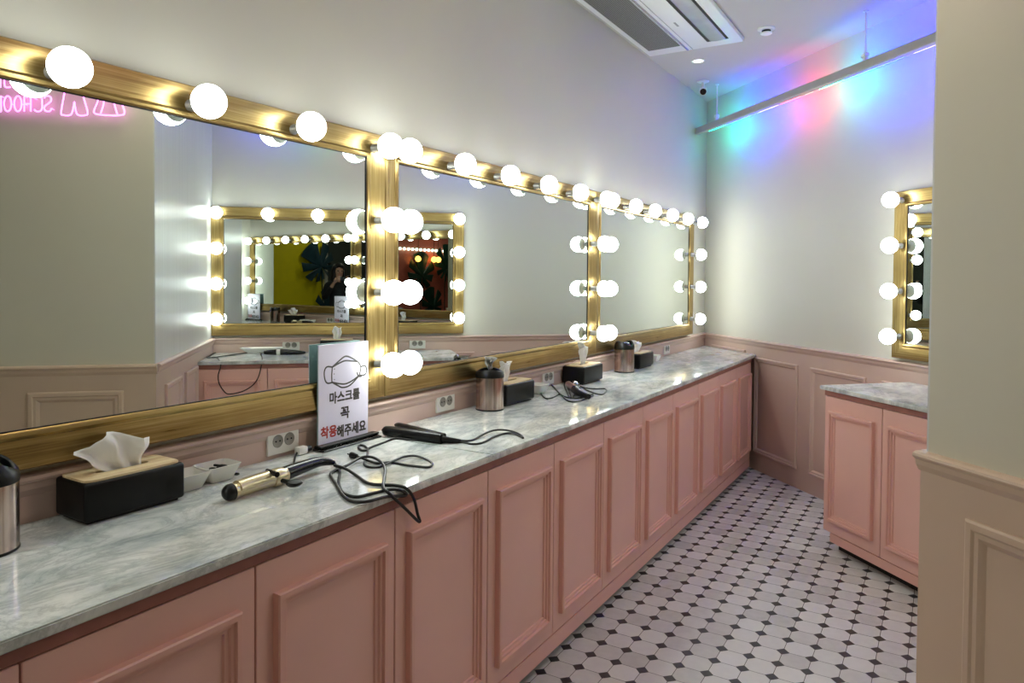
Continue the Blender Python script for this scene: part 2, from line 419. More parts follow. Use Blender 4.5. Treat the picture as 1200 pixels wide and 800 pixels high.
cabs([.545, .985, 1.424], 'pink double cabinet under the black tissue box and curling iron')
cabs([1.424, 1.866], 'narrow pink cabinet door under the hanging black cord loop')
cabs([1.866, 2.308, 2.752], 'pink double cabinet below the black hair straightener cord')
cabs([2.752, 3.20, 3.642], 'pink double cabinet below the tangled black hair iron in mid counter')
cabs([3.642, 4.095, 4.525], 'pink double cabinet under the farther rose steel bin')
cabs([4.525, 4.975, 5.405], 'pink double cabinet at the far end meeting the end wall')
WB = .578                               # end-wall cabinet depth
WY = WB-.017
cabinet([2.235, 2.635, 3.065, 3.50, SC-.005], WY, .05, 'pink panelled cabinet standing against the end wall beside the beige pillar', wpt(0, 0, 0), WR, chamfer=.055-.0)
# countertops
def slab(name, pts, label, grp):
    m = MB(); m.prism(pts, 0, .021)
    bmesh.ops.bevel(m.bm, geom=[e for e in m.bm.edges if abs(e.verts[0].co.z-e.verts[1].co.z) < 1e-6], offset=.003, segments=2, affect='EDGES')
    o = m.build(name, MARBLE, loc=(0, 0, ZC-.021)); return tag(o, label, 'countertop', grp)
GC = 'grey white marble countertops'
s1, s2 = 1.868, 3.652
slab('marble_countertop', [(T, .037), (XF, .037), (XF, s1-.0008), (T, s1-.0008)], 'near slab of marble counter holding tissue box, sign and curling iron', GC)
slab('marble_countertop', [(T, s1+.0008), (XF, s1+.0008), (XF, s2-.0008), (T, s2-.0008)], 'middle slab of marble counter holding straightener cord and nearer steel bin', GC)
ye = YC-XF*CA/SA-T/SA; 
slab('marble_countertop', [(T, s2+.0008), (XF, s2+.0008), (XF, ye), (T, YC-T*CA/SA-T/SA-.0)], 'far slab of marble counter narrowing into the acute corner', GC)
pts = [wpt(2.2132, WB, 0), wpt(SC-.014, WB, 0), wpt(SC-.014, T, 0), wpt(2.2132, T, 0)]
slab('marble_countertop', [(p.x, p.y) for p in pts], 'short marble countertop on the cabinet by the end wall', GC)
# ------------------------------------------------------------------ wall sockets
_out = None
def outlet(loc, rz, label):
    global _out
    if _out is None:
        r = empty('wall_socket')
        m = MB(); m.box(-.06, -.009, -.04, .06, 0, .04, .0025, 2); m.build('plate', WHITEP, r)
        for x in (-.022, .022):
            g = MB(); g.lathe([(.0195, .0092), (.0195, .0105), (.018, .0105), (.0165, .0094), (0, .0094)], 24, c=(x, 0, 0), axis=(0, -1, 0)); q = g.build('socket_well', solid('grey_socket_well', '8d8981', .5), r, smooth=True)
            h = MB()
            for dx in (-.0075, .0075): h.lathe([(.0026, .0095), (.0026, .0108), (0, .0108)], 12, c=(x+dx, 0, 0), axis=(0, -1, 0))
            h.build('pin_hole', BLACK, q)
        _out = r
    else: r = copy_tree(_out)
    r.location = loc; r.rotation_euler = (0, 0, rz)
    return tag(r, label, 'socket', 'white double wall sockets above the counters')
for (u0, v0, u1, v1), lab in (((311, 504, 348, 529), 'white double wall socket just left of the face mask sign'), ((510, 461, 531, 478.5), 'white double wall socket left of the nearer rose steel bin'), ((634, 433, 648, 444), 'white double wall socket between second and third tissue boxes'), ((777, 402.5, 784, 413.5), 'white double wall socket nearest the acute corner')):
    p = (ax(u0, v0, T)+ax(u1, v1, T))/2; outlet((T, p.y, .905), MR, lab)
outlet(wpt(3.39, T, .905), WR, 'white double socket above the short counter, seen in the nearest mirror')
outlet(wpt(2.47, T, .905), WR, 'white double socket above the left end of the short counter')
# ------------------------------------------------------------------ counter things
def foot(u, v, x):                    # counter point at depth x on the azimuth of a pixel
    d = ray(u, v); t = (x-CX)/d.x; return Vector((x, d.y*t, ZC))
def tissue_mesh(seed, w, h, lean=0, n=14, curl=0.02, spread=1.4, fold=.012):
    rnd = random.Random(seed); m = MB(); g = []
    ph = rnd.random()*6
    for j in range(n+1):
        t = j/n; row = []
        for i in range(n+1):
            s_ = i/n*2-1
            ww = w*(.55+.45*spread*t)/1.0
            x = s_*ww/2+lean*t+.004*S(9*t+ph)
            tip = 1-.22*abs(s_)**1.5*(1 if s_ < 0 else .5)+.10*S(4*s_+ph)
            z = h*t*tip
            y = fold*S(6.5*s_+ph+2.2*t)*(.3+t)+.006*S(15*s_+3*t+ph)*t-curl*t*t*(.5-abs(s_+.1))
            row.append(m.bm.verts.new((y, x, z)))
        g.append(row)
    for j in range(n):
        for i in range(n): m.f([g[j][i], g[j][i+1], g[j+1][i+1], g[j+1][i]])
    return m
def tissue_box(loc, rz, label, seed, tw=.105, th=.075, lean=0, fold=.012, spread=1.3, ty=0):
    r = empty('tissue_box', loc, rz); L, W_, h = .238, .128, .092
    m = MB(); m.box(-W_/2, -L/2, .006, W_/2, L/2, h, .008, 3); m.box(-W_/2+.012, -L/2+.012, 0, W_/2-.012, L/2-.012, .01)
    m.build('box_body', BLACK, r, smooth=True)
    # lid: wooden board with an oval slot
    m = MB(); a, b = W_/2-.006, L/2-.006; N = 40; out = []; inn = []
    for k in range(N):
        t = 2*PI*k/N; c, s = C(t), S(t); e = .22
        out.append((a*math.copysign(abs(c)**e, c), b*math.copysign(abs(s)**e, s))); inn.append((.011*math.copysign(abs(c)**.6, c), .062*math.copysign(abs(s)**.6, s)))
    for z, fl in ((h+.0045, 0), (h-.002, 1)):
        o_ = m._v([(x, y, z) for x, y in out]); i_ = m._v([(x, y, z) for x, y in inn])
        for k in range(N): m.f([o_[k], o_[(k+1) % N], i_[(k+1) % N], i_[k]])
        if fl == 0: to, ti = o_, i_
        else:
            for k in range(N): m.f([to[k], to[(k+1) % N], o_[(k+1) % N], o_[k]]); m.f([ti[k], ti[(k+1) % N], i_[(k+1) % N], i_[k]])
    lid = m.build('wooden_lid', BAMBOO, r)
    t = tissue_mesh(seed, tw, th, lean, fold=fold, spread=spread).build('tissue', TISSUE, r, smooth=True, angle=80, fix=False); t.location = (0, ty, h-.004)
    so = t.modifiers.new('thick', 'SOLIDIFY'); so.thickness = .0008
    return tag(r, label, 'tissue box', 'black tissue boxes with wooden lids')
X0 = T+.006
def tb_y(u): return foot(u, 500, X0+.132).y-.119
tissue_box((X0+.068, tb_y(217), ZC), R(-1), 'black tissue box nearest the camera with wooden lid and wide crumpled tissue', 3, .135, .085, -.022, ty=.0, spread=1.7)
tissue_box((X0+.068, tb_y(626), ZC), R(-1), 'black tissue box directly behind the nearer rose steel bin', 5, .085, .095, 0, fold=.01, spread=.8, ty=-.03)
tissue_box((X0+.068, tb_y(706), ZC), R(0), 'black tissue box standing alone in mid counter with curled upright tissue', 9, .055, .115, .0, fold=.016, spread=.9)
tissue_box((X0+.068, tb_y(765), ZC), R(0), 'black tissue box directly behind the farther rose steel bin', 12, .12, .075, .01, fold=.018, spread=1.0, ty=-.03)
q = rW(395, 398, .09)
tb = tissue_box(wpt(q[0]-.0, .085, ZC), WR+PI/2, 'black tissue box on the short counter, seen in the nearest mirror', 17, .09, .10, 0, fold=.014, spread=.4)
def bin_(loc, label, rz=0, bag=False, open_=.35):
    r = empty('tabletop_bin', loc, rz); R_ = .0585
    MB().lathe([(0, .003), (R_, .003), (R_, .137), (R_-.002, .138), (0, .138)], 48).build('bin_body', STEEL, r, smooth=True, angle=50)
    MB().lathe([(0, 0), (R_-.001, 0), (R_+.0008, .002), (R_+.0008, .006), (R_-.001, .007), (0, .007)], 48).build('base_ring', BLACK, r, smooth=True)
    # collar with two opposite high shoulders and a swinging flap between
    m = MB(); N = 48; rows = []
    def hh(t): return .004+(.012 if bag else .026)*abs(S(t))**1.3
    for k in range(N):
        t = 2*PI*k/N; c, s = C(t), S(t); z = hh(t)
        rows.append([m.bm.verts.new((rr*c, rr*s, zz)) for rr, zz in ((R_+.001, .136), (R_+.0015, .145), (R_-.001, .155+z*.45), (R_-.008, .155+z), (R_-.013, .155+z*.9), (R_-.012, .14))])
    for k in range(N):
        a, b = rows[k], rows[(k+1) % N]
        for i in range(5): m.f([a[i], b[i], b[i+1], a[i+1]])
    m.build('lid_collar', BLACK, r, smooth=True, angle=60)
    m = MB(); M_ = 12; g = []
    for i in range(M_+1):
        u = i/M_*2-1; row = []
        for j in range(9):
            v = (j/8*2-1); wv = math.sqrt(max(0, 1-u*u))*.043+.001
            row.append(m.bm.verts.new((u*.046, v*wv, .150+.030*(1-u*u*.8)-.01*v*v) if not bag else (.012*(1-u*u)-.01, u*.043, .165+v*math.sqrt(max(0, 1-u*u))*.042)))
        g.append(row)
    for i in range(M_):
        for j in range(8): m.f([g[i][j], g[i+1][j], g[i+1][j+1], g[i][j+1]])
    fl = m.build('swing_flap', GLOSSB, r, smooth=True, fix=False); so = fl.modifiers.new('thick', 'SOLIDIFY'); so.thickness = .002
    if bag:
        b = tissue_mesh(33, .05, .05, 0, fold=.014); o = b.build('bin_liner', solid('clear_grey_bag', 'c9c9c4', .25, var=.1), r, smooth=True, fix=False); o.location = (.0, .018, .168); o.rotation_euler = (0, 0, R(40))
        b = tissue_mesh(35, .03, .06, 0, fold=.006, spread=.4); o = b.build('foil_scrap', solid('grey_foil', '8f8d86', .3, metal=.6, var=.15), r, smooth=True, fix=False); o.location = (0, -.01, .158)
    return tag(r, label, 'bin', 'rose steel tabletop bins with black lids')
bx = .113
bin_(foot(574, 450, bx), 'rose steel tabletop bin with scrunched plastic poking from its black lid', R(35), True)
bin_(foot(731.5, 420, bx), 'closed rose steel tabletop bin farther along, before the last tissue box', R(-20))
b0 = foot(15, 600, .12)
bin_(foot(-19, 600, .125), 'rose steel tabletop bin cut off by the left edge of the photo', R(60))
def bowl(loc, rz, label, L=.105, W_=.085, h=.043, grp='small white ceramic dishes'):
    r = empty('square_dish', loc, rz)
    m = MB(); prof = [(.55, 0), (.62, .002), (1, h), (.95, h+.0008), (.6, .008), (0.001, .006)]; N = 32; rings = []
    for k_, z in prof:
        row = []
        for k in range(N):
            t = 2*PI*k/N; c, s = C(t), S(t); e = .3
            up_ = (z/h)
            row.append(m.bm.verts.new((W_/2*k_*math.copysign(abs(c)**e, c), L/2*k_*math.copysign(abs(s)**e, s), z)))
        rings.append(row)
    for a, b in zip(rings, rings[1:]):
        for k in range(N): m.f([a[k], a[(k+1) % N], b[(k+1) % N], b[k]])
    m.f(rings[0][::-1]); m.f(rings[-1])
    m.build('dish', CERAM, r, smooth=True, angle=35)
    return tag(r, label, 'dish', grp)
BT = solid('black_elastic', '0f0e0e', .7)
b2 = bowl((X0+.052, 1.232, ZC), R(-3), 'small white square dish holding black hair ties, left of the first wall socket')
bowl((X0+.058, 1.135, ZC), R(-3), 'small white square dish half hidden behind the nearest tissue box')
bowl((X0+.055, 3.00, ZC), R(-3), 'small white dish beside the second tissue box, below the third wall socket', .10, .09)
bowl((X0+.05, 4.62, ZC), R(0), 'small white dish past the farthest tissue box', .09, .08)
rnd = random.Random(4)
for k in range(7):
    m = MB(); rr = .012+rnd.random()*.004; tl = rnd.random()*.7-.35
    m.tube([(rr*C(t), rr*.8*S(t), rr*S(t+k)*tl) for t in [2*PI*i/9 for i in range(9)]], .003, 6, 3, True)
    o = m.build('hair_tie', BT, smooth=True); o.location = (X0+.052+rnd.uniform(-.012, .012), 1.232+rnd.uniform(-.018, .018), ZC+.016+.0035*k)
    tag(o, 'black elastic hair tie in the dish of hair ties', 'hair tie', 'black hair ties in the dish')
p = az(277, 556, ZC); m = MB(); m.tube([(.007*C(t), .006*S(t), .0022) for t in [2*PI*i/9 for i in range(9)]], .002, 6, 3, True)
o = m.build('hair_tie', BT, smooth=True, loc=(p.x, p.y, ZC)); tag(o, 'single black hair tie lying on the marble beside the dish', 'hair tie')
q = rW(307, 404, .075); bowl(wpt(q[0], .075, ZC), WR+PI/2, 'long white dish on the short counter, seen in the nearest mirror', .30, .09, .04)
def cordz(pts, r=.0038, over=None):
    out = []
    for p in pts:
        u, v = p[0], p[1]; lift = p[2] if len(p) > 2 else 0
        e = az(u, v, ZC+r+lift)
        if e.x > XF: e = ax(u, v, XF+r+.001)
        out.append(e)
    return out
def K2(L): return [(370+p[0]/4.615, 480+p[1]/4.615)+tuple(p[2:]) for p in L]
# curling iron
ci = empty('curling_iron', az(300, 566, ZC)); base_ci = ci.location.copy()
def rel(pts, o): return [Vector(p)-o for p in pts]
tip = az(265.5, 578, ZC+.0215); bend = az(318, 561, ZC+.024); he = az(374, 541, ZC+.028); ce = az(392, 542, ZC+.02)
ax_ = (bend-tip).normalized()
m = MB(); m.lathe([(0, 0)]+[(.0205*S(t), .0205-.0205*C(t)) for t in [PI/2*k/6 for k in range(1, 7)]]+[(.0208, .026), (.0, .026)], 28, axis=ax_, c=tip-ax_*.010-base_ci); m.build('tip_cap', BLACK, ci, smooth=True)
Lb = (bend-tip).length
m = MB(); m.lathe([(0, .0), (.0192, 0), (.0200, .004), (.019, .006), (.019, Lb+.03), (0, Lb+.03)], 28, axis=ax_, c=tip+ax_*.016-base_ci); m.build('barrel', CHAMP, ci, smooth=True)
m = MB(); m.tube(rel([tip+ax_*.03+Vector((0, 0, .004)), bend+Vector((0, 0, .005))], base_ci), .0198, 20, 0); m.build('clamp', CHAMP, ci, smooth=True)
he2 = he
m = MB(); m.tube(rel([bend, bend+(he-bend)*.2, bend+(he-bend)*.42], base_ci), lambda t: .0205+.004*S(PI*t*1.4)-.010*t*t, 20, 6); m.build('clamp_shoulder', CHAMP, ci, smooth=True)
m = MB(); m.tube(rel([bend+(he-bend)*.15, bend+(he-bend)*.5+Vector((0, 0, .002)), he, ce+Vector((0, 0, .0))], base_ci), lambda t: .0195-.013*t*t, 20, 8); m.build('handle', GLOSSB, ci, smooth=True)
lv = az(345, 566, ZC+.03); lv2 = az(331, 563, ZC+.028)
m = MB(); m.lathe([(0, -.006), (.015, -.005), (.019, 0), (.015, .005), (0, .007)], 24, c=lv-base_ci, axis=(.3, -.1, 1), sx=1.15, sy=.7); m.tube(rel([lv2, lv], base_ci), .006, 10, 0); m.build('clamp_lever', BLACK, ci, smooth=True)
th = az(313, 549, ZC+.045); m = MB(); m.tube(rel([az(313, 551, ZC+.045), az(325, 556, ZC+.044)], base_ci), lambda t: .005+.002*t, 10, 0); m.build('thumb_rest', BLACK, ci, smooth=True)
cp = cordz(K2([(95, 282, .012), (112, 305), (130, 340), (125, 400), (150, 450), (220, 470), (310, 450), (400, 430), (460, 435), (490, 455), (470, 466), (380, 470), (280, 495), (200, 495), (150, 465), (112, 405), (80, 350), (110, 325), (170, 300, .004), (240, 260, .008), (300, 255, .010), (350, 280, .010), (375, 320, .008), (370, 370, .004), (366, 420, .006), (400, 455, .006), (480, 530), (560, 606), (550, 560), (530, 480), (490, 425), (430, 408), (350, 405), (280, 395), (220, 355), (160, 318, .01), (100, 300, .012)]))
m = MB(); m.tube(rel(cp, base_ci), .0041, 8, 6); m.build('cord', RUBBER, ci, smooth=True)
tag(ci, 'champagne gold curling iron with black handle and tangled cord over the counter edge', 'curling iron')
pg = az(353, 528, ZC+.012)
pl = empty('power_plug', Vector((pg.x, pg.y, ZC)))
m = MB(); m.box(-.012, -.018, .002, .012, .018, .026, .005, 2); a_ = m.build('plug_body', WHITEP, pl, smooth=True)
m = MB(); m.lathe([(0, .016), (.011, .017), (.009, .036), (0, .037)], 16, c=(0, 0, .013), axis=(0, 1, 0)); m.build('plug_collar', BLACK, pl, smooth=True)
q1 = az(346, 535, ZC+.004); q2 = az(344, 545, ZC+.004)
m = MB(); m.tube(rel([(pg.x, pg.y-.016, ZC+.01), q1, q2], Vector((pg.x, pg.y, ZC))), .003, 8, 5); m.build('lead', RUBBER, pl, smooth=True)
tag(pl, 'white power plug lying between the first wall socket and the curling iron', 'plug'); pl.rotation_euler = (0, 0, 0)
# straightener
def K(u, v, z): return az(u, v, ZC+z)
hs = empty('hair_straightener', K(480, 510, 0)); bo = hs.location.copy()
a0, a1 = K(447, 503.5, .018), K(518, 514, .016); b0_, b1_ = K(462, 497, .018), K(520, 511, .018)
def arm(p, q, w0, w1, h0):
    m = MB(); d = (q-p); L = d.length; d.normalize(); sd = Vector((-d.y, d.x, 0)).normalized(); N = 14; rings = []
    for i in range(N+1):
        t = i/N; w = (w0+(w1-w0)*t)*(min(1, math.sqrt(max(0, 1-(1-min(t*7, 1))**2))+.02)); h = h0*(min(1, math.sqrt(max(0, 1-(1-min(t*7, 1))**2))+.02))
        c = p+d*(L*t)-bo; row = []
        for k in range(16):
            a = 2*PI*k/16; row.append(m.bm.verts.new(c+sd*(w/2*math.copysign(abs(C(a))**.7, C(a)))+Vector((0, 0, h/2*math.copysign(abs(S(a))**.7, S(a))))))
        rings.append(row)
    for a, b in zip(rings, rings[1:]):
        for k in range(16): m.f([a[k], a[(k+1) % 16], b[(k+1) % 16], b[k]])
    m.f(rings[0][::-1]); m.f(rings[-1]); return m
arm(a0, a1, .040, .026, .034).build('lower_arm', BLACK, hs, smooth=True)
arm(b0_, b1_, .028, .022, .020).build('upper_arm', BLACK, hs, smooth=True)
m = MB(); m.tube(rel([K(475, 504, .026), K(516, 512, .022)], bo), .003, 8, 0); m.build('heating_plate', CHROME, hs, smooth=True)
m = MB(); m.tube(rel([a1-(a1-a0)*.08, K(528, 515, .013), K(540, 516, .008)], bo), lambda t: .012-.008*t, 12, 5); m.build('hinge', BLACK, hs, smooth=True)
c1 = cordz([(536, 515.5, .004), (546, 516.5), (555, 515), (566, 509, .003), (577, 504.5, .005), (589, 503.5, .006), (601, 505.5, .004), (610, 509.5), (613, 513), (609, 511), (600, 507.5, .002), (590, 508), (578, 512), (570, 516.5), (562, 519.5), (552, 520), (543, 518), (528, 518), (505, 516), (480, 515), (464, 513.5), (449, 518.5), (434, 524), (430, 527), (424, 527.5), (420, 524), (422, 521.5), (428, 523), (431, 528), (430, 534), (428, 539), (427, 544), (433, 547), (446, 546.5), (461, 540, .004), (474, 535, .004), (487, 534, .003), (500, 538), (506.5, 543), (503, 547), (492, 546.5), (475, 544.5), (458, 541.5), (442, 542.5), (429, 538.5, .004), (420, 535, .006)], .0032)
m = MB(); m.tube(rel(c1, bo), .0036, 8, 6); m.build('cord', RUBBER, hs, smooth=True)
pgp = K(414, 533.5, .008)-bo; m = MB(); m.lathe([(0, -.018), (.007, -.016), (.0095, 0), (.0095, .010), (0, .012)], 14, c=pgp, axis=(K(409, 532, .008)-K(420, 535, .008)), sx=1)
m.tube([pgp+(K(409, 532, .008)-K(420, 535, .008)).normalized()*.01, pgp+(K(409, 532, .008)-K(420, 535, .008)).normalized()*.028], .0022, 8, 0); m.build('plug', BLACK, hs, smooth=True)
tag(hs, 'black hair straightener right of the mask sign with cord looping over marble', 'hair straightener')
# tangled iron in mid counter
def K4(L): return [(620+p[0]/6.667, 380+p[1]/6.667)+tuple(p[2:]) for p in L]
ti = empty('curling_iron', K(685, 458, 0)); bo2 = ti.location.copy()
m = MB(); m.tube(rel([K(674, 456, .022), K(678, 460, .02), K(690, 464.5, .018)], bo2), lambda t: .020-.008*t, 16, 5); m.build('handle', BLACK, ti, smooth=True)
m = MB(); m.tube(rel([K(666, 450, .02), K(674, 455, .022)], bo2), .016, 16, 0); m.build('barrel', solid('rose_metal', 'b58c84', .3, metal=.6), ti, smooth=True)
m = MB(); m.lathe([(0, 0), (.012, .001), (.015, .006), (.008, .01), (0, .011)], 16, c=K(674.5, 449.5, .045)-bo2, axis=(.4, 0, 1)); m.build('clamp_lever', CHROME, ti, smooth=True)
m = MB(); m.tube(rel(cordz(K4([(500, 558, .004), (420, 590), (350, 605), (290, 590), (245, 545), (180, 572), (130, 577), (92, 535), (85, 495), (108, 462), (160, 463), (205, 500), (245, 545, .006), (300, 570), (390, 575), (500, 545)]), .0033), bo2), .0032, 8, 6); m.build('cord', RUBBER, ti, smooth=True)
m = MB(); m.tube(rel(cordz(K4([(400, 482, .01), (450, 497, .004), (520, 503), (590, 502), (603, 520), (575, 545), (520, 540), (450, 512), (400, 490), (330, 575), (292, 520), (275, 470), (285, 455), (305, 500), (330, 570)]), .0033), bo2), .0032, 8, 6); m.build('lead', RUBBER, ti, smooth=True)
tag(ti, 'small black hair iron tangled in its cord before the third tissue box', 'curling iron')
# straightener on the short counter (visible in the mirror)
q0 = rW(309, 410.5, .2); q1 = rW(358, 407, .2)
h2 = empty('hair_straightener', wpt((q0[0]+q1[0])/2, .2, ZC), WR); Lh = abs(q0[0]-q1[0])
m = MB(); m.tube([(-Lh/2, -.02, .014), (0, 0, .018), (Lh/2, .01, .016)], lambda t: .008+.012*S(PI*min(1, (1-t)*.9+.1)), 14, 6); m.build('arm', GLOSSB, h2, smooth=True)
m = MB(); m.tube([(.03, .0, .0185), (.055, .0, .018)], .0205, 14, 0); m.build('paper_label', WHITEP, h2, smooth=True)
L = [(640, 170), (655, 225), (640, 320), (615, 400), (570, 460), (500, 505), (420, 530), (350, 535), (310, 500), (275, 440), (268, 370), (290, 290), (272, 232), (240, 212), (160, 215), (118, 195), (118, 150), (145, 135), (158, 160), (150, 205), (230, 213), (330, 200), (420, 188), (520, 175)]
pts = []
for X_, Y_ in L:
    u, v = 220+X_/7.5, 390+Y_/7.5; s_, z_ = rW(u, v, WB+.006)
    if z_ > ZC-.005:
        # on the slab
        d = ray(u, v); o_ = EYE+d*((XG-CX)/d.x); d2 = Vector((-d.x, d.y, d.z)); P3 = o_+d2*((ZC+.004-o_.z)/d2.z); n_ = (P3-QC).dot(WN); s_ = (P3-QC).dot(WD)
        n_ = max(.04, n_); pts.append(wpt(min(s_, SC-.03), n_, ZC+.004))
    else: pts.append(wpt(s_, WB+.006, z_))
Mi = Matrix.Rotation(-WR, 3, 'Z')
m = MB(); m.tube([Mi@(p-h2.location) for p in pts], .0035, 8, 6); m.build('cord', RUBBER, h2, smooth=True)
tag(h2, 'black hair straightener with cord hanging over the short counter, seen in the nearest mirror', 'hair straightener')
# ------------------------------------------------------------------ mask notice
def text(body, size, name, mat, parent, loc, width=None, off=.0):
    cu = bpy.data.curves.new(name, 'FONT'); cu.body = body; cu.size = size; cu.align_x = 'CENTER'; cu.align_y = 'CENTER'; cu.extrude = 0
    tmp = bpy.data.objects.new('t', cu); COL.objects.link(tmp); bpy.context.view_layer.update()
    dg = bpy.context.evaluated_depsgraph_get(); me = bpy.data.meshes.new_from_object(tmp.evaluated_get(dg)); bpy.data.objects.remove(tmp)
    xs = [v.co.x for v in me.vertices]; ys = [v.co.y for v in me.vertices]
    cx, cy = (min(xs)+max(xs))/2, (min(ys)+max(ys))/2
    k = (width/(max(xs)-min(xs))) if width else 1
    ky = size/(max(ys)-min(ys)) if width else 1
    for v in me.vertices: v.co = ((v.co.x-cx)*k, 0, (v.co.y-cy)*ky)
    src = bmesh.new(); src.from_mesh(me); out_ = bmesh.new()
    for q_, (dx, dz) in enumerate(((0, 0), (off, 0), (-off, 0), (0, off), (0, -off), (off, off), (-off, -off), (off, -off), (-off, off))):
        mp2 = [out_.verts.new((v.co.x+dx, -.00002*q_, v.co.z+dz)) for v in src.verts]
        src.verts.ensure_lookup_table()
        for f in src.faces:
            try: out_.faces.new([mp2[v.index] for v in f.verts])
            except ValueError: pass
    out_.to_mesh(me); out_.free(); src.free()
    me.materials.clear(); me.materials.append(mat); me.name = name
    o = link(name, me, parent); o.location = loc; return o
ACR = Mat('clear_acrylic'); ACR.b.inputs['Base Color'].default_value = (.9, .96, 1, 1); ACR.b.inputs['Roughness'].default_value = .05; ACR.b.inputs['Transmission Weight'].default_value = 1; ACR.b.inputs['IOR'].default_value = 1.2; ACR = ACR.m
def notice(y0, y1, x, label, h=.318):
    w = y1-y0; r = empty('mask_notice', ((x, (y0+y1)/2, ZC)), MR)
    m = MB(); m.box(-w/2-.014, -.038, 0, w/2+.03, .012, .006, .002, 1); m.build('base', GLOSSB, r)
    m = MB(); m.box(-w/2-.014, -.030, .006, w/2+.03, .008, .011, .001, 1); m.build('base_layer', ACR, r)
    m = MB(); m.box(-w/2-.014, -.026, .011, w/2+.03, .004, .017, .001, 1); m.build('base_clamp', BLACK, r)
    z0 = .014
    m = MB(); m.box(-w/2, -.0015, z0, w/2, .0015, z0+h, .0004, 1); pn = m.build('panel', PAPER, r); m = MB(); m.box(-w/2-.001, .0018, z0, w/2+.001, .0040, z0+h, .0004, 1); bs = m.build('back_sheet', solid('teal_tinted_acrylic', 'a6c4c8', .15), r); bs['label'] = 'teal tinted back sheet'
    def U(x_): return -w/2+w*(x_-165)/290
    def V(x_, y_): return z0+h*(1-(y_-(115-.05*(x_-165)-.0))/(573-.19*(x_-165)))
    def Pp(x_, y_): return (U(x_), -.0019, V(x_, y_))
    m = MB()
    for L_ in ([(238, 242), (275, 210), (315, 183), (355, 195), (388, 215)], [(238, 242), (275, 222), (312, 208), (350, 210), (388, 215)], [(238, 326), (270, 345), (300, 358), (345, 345), (400, 292)], [(238, 326), (275, 335), (315, 338), (355, 322), (400, 292)], [(240, 242), (237, 285), (238, 326)], [(238, 240), (210, 238), (196, 262), (198, 305), (212, 330), (238, 328)], [(390, 215), (408, 245), (400, 292)], [(408, 245), (435, 240), (445, 268), (432, 290), (400, 292)], [(385, 275), (395, 297), (415, 297)]):
        m.tube([Pp(*p) for p in L_], .0026, 6, 5, flat=1)
    for p in ((252, 252), (250, 280), (252, 312)): m.lathe([(0, 0), (.002, 0), (0, .001)], 8, c=Pp(*p), axis=(0, -1, 0))
    for v in m.bm.verts: v.co.y = -.0017+(v.co.y+.0019)*.15
    m.build('mask_drawing', INK, pn)
    text('마스크를', .036, 'lettering', INK, pn, Pp(313, 405), w*.60, .0014)
    text('꼭', .037, 'lettering', INK, pn, Pp(313, 500), w*.17, .0014)
    text('착용', .036, 'red_lettering', REDINK, pn, Pp(221, 607), w*.30, .0014)
    text('해주세요', .038, 'lettering', INK, pn, Pp(353, 590), w*.59, .0014)
    return tag(r, label, 'sign', 'clear acrylic face mask notices')
xs = .0545
notice(ax(373, 460, xs).y, ax(431, 460, xs).y, xs, 'white acrylic notice with face mask drawing and Korean text beside the curling iron')
notice(.07, .30, .062, 'white acrylic mask notice by the partition, seen only through the mirrors')
# ------------------------------------------------------------------ ceiling things
# air conditioner cassette
ac = empty('air_conditioner', (0, 0, CEIL)); Y1 = 4.53; Y0 = 3.2; xa, xb = .045, .65
m = MB(); m.box(xa, Y0, -.028, xb, Y1, 0, .006, 2); m.build('panel', ACW, ac, smooth=True)
g = MB(); g.box(.085, Y0+.12, -.033, .29, 4.40, -.026); gr = Mat('perforated_grille'); _v = gr.n('ShaderNodeTexCoord')
sp = gr.n('ShaderNodeSeparateXYZ'); gr.l(_v.outputs['Object'], sp.inputs[0])
fx = gr.math('ABSOLUTE', gr.math('SUBTRACT', gr.math('FRACT', gr.math('MULTIPLY', sp.outputs[0], 90)), .5)); fy = gr.math('ABSOLUTE', gr.math('SUBTRACT', gr.math('FRACT', gr.math('MULTIPLY', sp.outputs[1], 90)), .5))
gr.l(gr.ramp(gr.math('MAXIMUM', fx, fy), [(.34, lin('2b2b2b')), (.40, lin('8f8f8c'))]), gr.b.inputs['Base Color']); gr.b.inputs['Roughness'].default_value = .5
g.build('intake_grille', gr.m, ac)
m = MB(); m.box(.30, Y0+.05, -.034, .312, Y1-.02, -.027, .002, 1); m.box(.335, Y0+.05, -.031, .338, Y1-.02, -.027); m.build('seam_strip', CHROME, ac)
m = MB(); m.box(.455, Y0+.1, -.0300, .585, 4.42, -.026); m.build('outlet_slot', ACD, ac)
m = MB(); m.tube([(.522, Y0+.11, -.026), (.522, 4.41, -.026)], .052, 20, 0, flat=.2); m.build('louvre', solid('pearl_louvre', 'b9bcc2', .18, metal=.3), ac, smooth=True)
m = MB(); m.box(.38, 4.0, -.0295, .392, 4.07, -.027); m.build('badge', solid('grey_badge', '9a9da3', .4), ac)
tag(ac, 'white ceiling air conditioner with perforated grille and long outlet louvre', 'air conditioner')
# downlight
p = az(818, 71, CEIL); dl = empty('downlight', (p.x, p.y, CEIL))
MB().lathe([(.034, 0), (.046, 0), (.046, -.003), (.044, -.006), (.034, -.004)], 32).build('trim_ring', ACW, dl, smooth=True)
MB().lathe([(0, -.002), (.034, -.002), (.034, -.0035), (0, -.0035)], 24).build('lens', glow('downlight_glow', 'ffffff', 2), dl)
tag(dl, 'small round recessed downlight beside the air conditioner', 'ceiling light')
